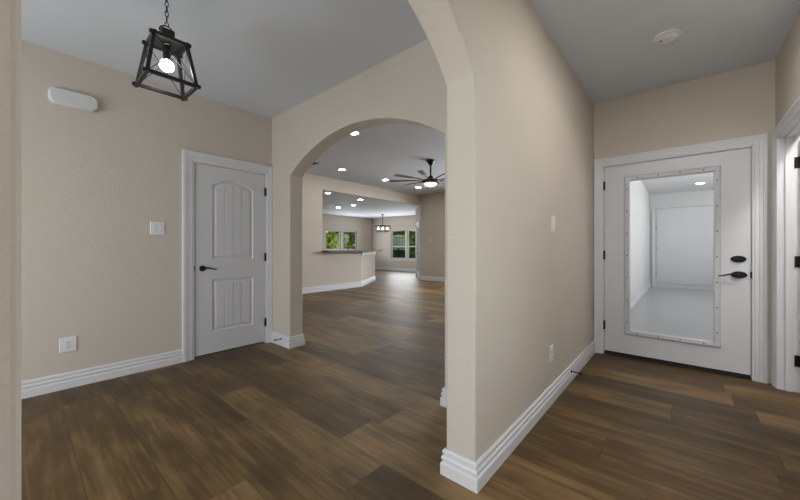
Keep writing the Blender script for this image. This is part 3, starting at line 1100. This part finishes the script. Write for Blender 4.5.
r['group'] = 'ceiling air vents'

# --- ceiling fan
FX, FY = -4.14, 5.82
r = empty('ceiling_fan', (FX, FY, HL), 'large bronze ceiling fan with many narrow blades and a lit dome', 'ceiling fan')
MB().lathe([(0.020, -0.125), (0.036, -0.11), (0.082, -0.040), (0.098, -0.020), (0.100, 0)], (FX, FY, HL), (0, 0, 1), 32).build('canopy', M_BRONZE, r, smooth=True)
MB().cyl((FX, FY, 2.64), (FX, FY, HL - 0.10), 0.019, n=16).build('downrod', M_BRONZE, r, smooth=True)
MB().lathe([(0.140, 2.545), (0.195, 2.558), (0.203, 2.590), (0.185, 2.615), (0.110, 2.640), (0.060, 2.655), (0.045, 2.70), (0.022, 2.715)], (FX, FY, 0), (0, 0, 1), 40).build('motor_housing', M_BRONZE, r, smooth=True)
MB().lathe([(0.0, 2.478), (0.05, 2.481), (0.095, 2.494), (0.130, 2.518), (0.142, 2.548)], (FX, FY, 0), (0, 0, 1), 36, cap=False).build('lamp_dome', M_DOME, r, smooth=True)
for k in range(9):
    a = 2 * math.pi * (k + 0.30) / 9
    rad = Vector((math.cos(a), math.sin(a), 0))
    tan = Vector((-math.sin(a), math.cos(a), 0))
    c = Vector((FX, FY, 2.60))
    arm = MB().tube([c + rad * 0.16, c + rad * 0.34 + Vector((0, 0, 0.02)), c + rad * 0.52 + Vector((0, 0, 0.025))], 0.011, 8).build('blade_arm', M_BRONZE, r, smooth=True)
    mb = MB()
    tilt = math.radians(9)
    w = tan * math.cos(tilt) + Vector((0, 0, 1)) * math.sin(tilt)
    nn = rad.cross(w).normalized() * 0.004
    outl = [(0.44, -0.018), (0.52, -0.038), (0.78, -0.054), (0.87, -0.056), (0.90, -0.045), (0.90, 0.045), (0.87, 0.056), (0.78, 0.054), (0.52, 0.038), (0.44, 0.018)]
    mb.prism([c + Vector((0, 0, 0.02)) + rad * q + w * ww for q, ww in outl], nn * 2)
    mb.build('blade', M_BLADE, arm)

# --- bar counter
top0, top1 = 1.042, 1.082
ov = 0.27
nb = (Vector((1, 0, 0)) + nrm).normalized()
mit = nb / nb.dot(nrm)
BB2 = BA + d * 2.06
out = [(XB + ov, 5.24), (BA.x + mit.x * ov, BA.y + mit.y * ov), (BB2.x + nrm.x * ov, BB2.y + nrm.y * ov),
       (BB2.x - nrm.x * 0.30, BB2.y - nrm.y * 0.30), (BA.x - mit.x * 0.30, BA.y - mit.y * 0.30), (XB - 0.30, 5.27), (XB - 0.0, 5.27), (XB - 0.0, 5.24)]
tag(MB().prism([(x, y, top0) for x, y in out], (0, 0, top1 - top0)).build('bar_countertop', M_STONE, origin=(XB, 5.26, top0), bevel=0.004),
    'dark grey stone bar top on the beige half wall', 'countertop')
# trim block under the bar top at its angled end
mb = MB()
q0, q1 = BA + d * 0.02, BA + d * 1.98
mb.prism([(q0.x, q0.y, 0.93), (q1.x, q1.y, 0.93), (q1.x + nrm.x * 0.03, q1.y + nrm.y * 0.03, 0.93), (q0.x + nrm.x * 0.03, q0.y + nrm.y * 0.03, 0.93)], (0, 0, 0.11))
struct(mb, 'trim_1', M_APRON, 'white apron trim under the angled end of the bar top', 'trim', bevel=0.006)

# --- sink run under the kitchen window
r = empty('base_cabinet', (-12.48, 9.6, 0), 'white base cabinet under the kitchen window', 'cabinet')
MB().box((-12.795, 8.6, 0.10), (-12.20, 11.6, 0.878)).box((-12.795, 8.6, 0), (-12.26, 11.6, 0.10)).build('body', M_CABINET, r)
for k in range(5):
    y = 8.62 + k * 0.596
    dd = MB().box((-12.20, y + 0.008, 0.13), (-12.18, y + 0.584, 0.86)).build('door', M_CABINET, r, bevel=0.004)
    MB().cyl((-12.162, y + 0.06, 0.62), (-12.162, y + 0.06, 0.76), 0.005, n=8).build('handle', M_BLACK, dd)
tag(MB().box((-12.795, 8.58, 0.88), (-12.16, 11.62, 0.918)).build('countertop', M_STONE, origin=(-12.5, 9.7, 0.88), bevel=0.003), 'grey stone counter along the kitchen window', 'countertop')
r = empty('faucet', (-12.60, 11.12, 0.918), 'black gooseneck faucet in front of the kitchen window', 'faucet')
mb = MB()
pts = [(-12.60, 11.12, 0.93), (-12.60, 11.12, 1.16)]
for i in range(1, 15):
    a = math.pi * i / 14
    pts.append((-12.60 + 0.05 * (1 - math.cos(a)), 11.12 - 0.13 * (1 - math.cos(a)), 1.16 + 0.15 * math.sin(a)))
pts.append((pts[-1][0], pts[-1][1], 1.09))
mb.tube(pts, 0.017, 10)
mb.build('spout', M_BLACK, r, smooth=True)
MB().lathe([(0.032, 0), (0.030, 0.012), (0.020, 0.018)], (-12.60, 11.12, 0.918), (0, 0, 1), 20).build('base', M_BLACK, r)
mb = MB()
mb.cyl((-12.60, 10.66, 0.919), (-12.60, 10.66, 1.10), 0.022, n=12)
mb.cyl((-12.60, 10.66, 1.10), (-12.54, 10.60, 1.15), 0.010, n=8)
tag(mb.build('soap_dispenser', M_BLACK, origin=(-12.60, 10.66, 0.918)), 'small black dispenser beside the gooseneck faucet', 'soap dispenser')

# --- dining pendant: open cage
DX, DY = -10.80, 11.27
r = empty('dining_chandelier', (DX, DY, H), 'dark cage chandelier with lit candle bulbs in the dining room', 'chandelier')
MB().lathe([(0.03, -0.04), (0.065, -0.03), (0.07, 0)], (DX, DY, H), (0, 0, 1), 24).build('canopy', M_CAGE, r)
MB().cyl((DX, DY, 2.02), (DX, DY, H - 0.03), 0.014, n=10).build('stem', M_CAGE, r)
mb = MB()
for rad_, z in ((0.39, 2.19), (0.42, 1.93)):
    ring = [[(DX + q * math.cos(2 * math.pi * i / 40), DY + q * math.sin(2 * math.pi * i / 40), zz) for i in range(40)]
            for q, zz in ((rad_ - 0.008, z - 0.014), (rad_ + 0.008, z - 0.014), (rad_ + 0.008, z + 0.014), (rad_ - 0.008, z + 0.014), (rad_ - 0.008, z - 0.014))]
    mb.grid(ring, close=True)
for i in range(8):
    a = 2 * math.pi * (i + 0.5) / 8
    mb.bar((DX + 0.39 * math.cos(a), DY + 0.39 * math.sin(a), 2.19), (DX + 0.42 * math.cos(a), DY + 0.42 * math.sin(a), 1.93), 0.014)
for i in range(4):
    a = math.pi / 2 * i + 0.4
    mb.bar((DX, DY, 2.19), (DX + 0.39 * math.cos(a), DY + 0.39 * math.sin(a), 2.19), 0.012)
mb.build('cage', M_CAGE, r)
for i in range(6):
    a = 2 * math.pi * i / 6 + 0.25
    e = Vector((DX + 0.24 * math.cos(a), DY + 0.24 * math.sin(a), 2.0))
    mb = MB()
    mb.tube([(DX, DY, 2.03), ((DX + e.x) / 2, (DY + e.y) / 2, 1.985), (e.x, e.y, 1.99)], 0.007, 6)
    mb.cyl((e.x, e.y, 1.99), (e.x, e.y, 2.03), 0.012, n=10)
    arm = mb.build('arm', M_CAGE, r)
    MB().lathe([(0.012, 0.03), (0.024, 0.055), (0.022, 0.08), (0.004, 0.115)], e, (0, 0, 1), 12).build('bulb', M_CANDLE, arm, smooth=True)

# --- thermostat on the living room end wall
r = empty('thermostat', (-6.72, YE, 1.45), 'small white thermostat on the living room end wall', 'thermostat')
plate(FE, -6.72, 1.45, 0.13, 0.13).build('plate', M_PALE, r)
mb = MB()
FE.box(mb, -6.755, 1.44, 0.006, -6.685, 1.49, 0.014)
mb.build('display', M_WINFRAME, r)


# ================================================================== OUTSIDE
tag(MB().box((-45, -10, -0.5), (10, 45, -0.35)).build('lawn', M_GRASS), 'green lawn outside the windows', 'lawn', kind='stuff')


def make_tree(name, mat, label, seed, loc, height=5.2, rad=2.0, n=20000, leaf=0.115, low=0.24):
    rnd = random.Random(seed)
    r = empty(name, loc, label, 'tree')
    x, y, z = loc
    mb = MB()
    mb.tube([(x, y, z), (x + 0.1, y, z + height * 0.3), (x - 0.05, y + 0.1, z + height * 0.6), (x, y, z + height * 0.9)], [0.17, 0.13, 0.08, 0.02], 8)
    for k in range(7):
        a = rnd.uniform(0, 6.28)
        h = rnd.uniform(0.2, 0.65) * height
        mb.tube([(x, y, z + h), (x + math.cos(a) * rad * 0.4, y + math.sin(a) * rad * 0.4, z + h + 0.5), (x + math.cos(a) * rad * 0.75, y + math.sin(a) * rad * 0.75, z + h + 0.9)], [0.06, 0.04, 0.015], 6)
    mb.build('trunk', M_BARK, r, smooth=True)
    mb = MB()
    blobs = [(rnd.uniform(-1, 1) * rad * 0.75, rnd.uniform(-1, 1) * rad * 0.75, rnd.uniform(low, 0.95) * height, rnd.uniform(0.22, 0.46) * rad) for _ in range(70)]
    for i in range(n):
        bx, by, bz, br = rnd.choice(blobs)
        v = Vector((rnd.gauss(0, 1), rnd.gauss(0, 1), rnd.gauss(0, 1))).normalized() * br * rnd.uniform(0.55, 1.0)
        c = Vector((x + bx, y + by, z + bz)) + v
        u = Vector((rnd.gauss(0, 1), rnd.gauss(0, 1), rnd.gauss(0, 1))).normalized()
        w = u.orthogonal().normalized()
        s_ = leaf * rnd.uniform(0.6, 1.3)
        mb.quad([c - u * s_, c + w * s_ * 0.45, c + u * s_, c - w * s_ * 0.45])
    bmesh.ops.translate(mb.bm, verts=mb.bm.verts, vec=(0, 0, 0))
    off = Vector(loc)
    bmesh.ops.translate(mb.bm, verts=mb.bm.verts, vec=-off)
    me = bpy.data.meshes.new('foliage')
    mb.bm.to_mesh(me)
    mb.bm.free()
    me.materials.append(mat)
    f = bpy.data.objects.new('foliage', me)
    COL.objects.link(f)
    f.parent = r
    return r


GT = 'trees outside the kitchen and dining windows'
t1 = make_tree('leafy_tree', M_LEAF, 'bright green tree filling the kitchen window', 3, (-16.4, 13.5, -0.33), 5.2, 2.3)
t2 = make_tree('leafy_tree', M_LEAF2, 'dark tree standing behind the bright one of the kitchen window', 11, (-20.6, 17.0, -0.33))
t1['group'] = t2['group'] = GT
for src, loc, rz, label in ((t1, (-16.1, 19.4, -0.33), 1.1, 'bright green tree filling the dining window'),
                            (t2, (-24.6, 22.0, -0.33), 4.0, 'dark tree farthest behind the kitchen window'),
                            (t2, (-21.5, 24.4, -0.33), 5.1, 'dark tree behind the bright tree of the dining window')):
    dup(src, loc, label, GT, rz)
b1 = make_tree('garden_shrub', M_LEAF2, 'low dark shrub under the dining window view', 5, (-12.7, 15.0, -0.30), 1.9, 0.95, 2600, 0.12, 0.42)
b1['category'] = 'shrub'
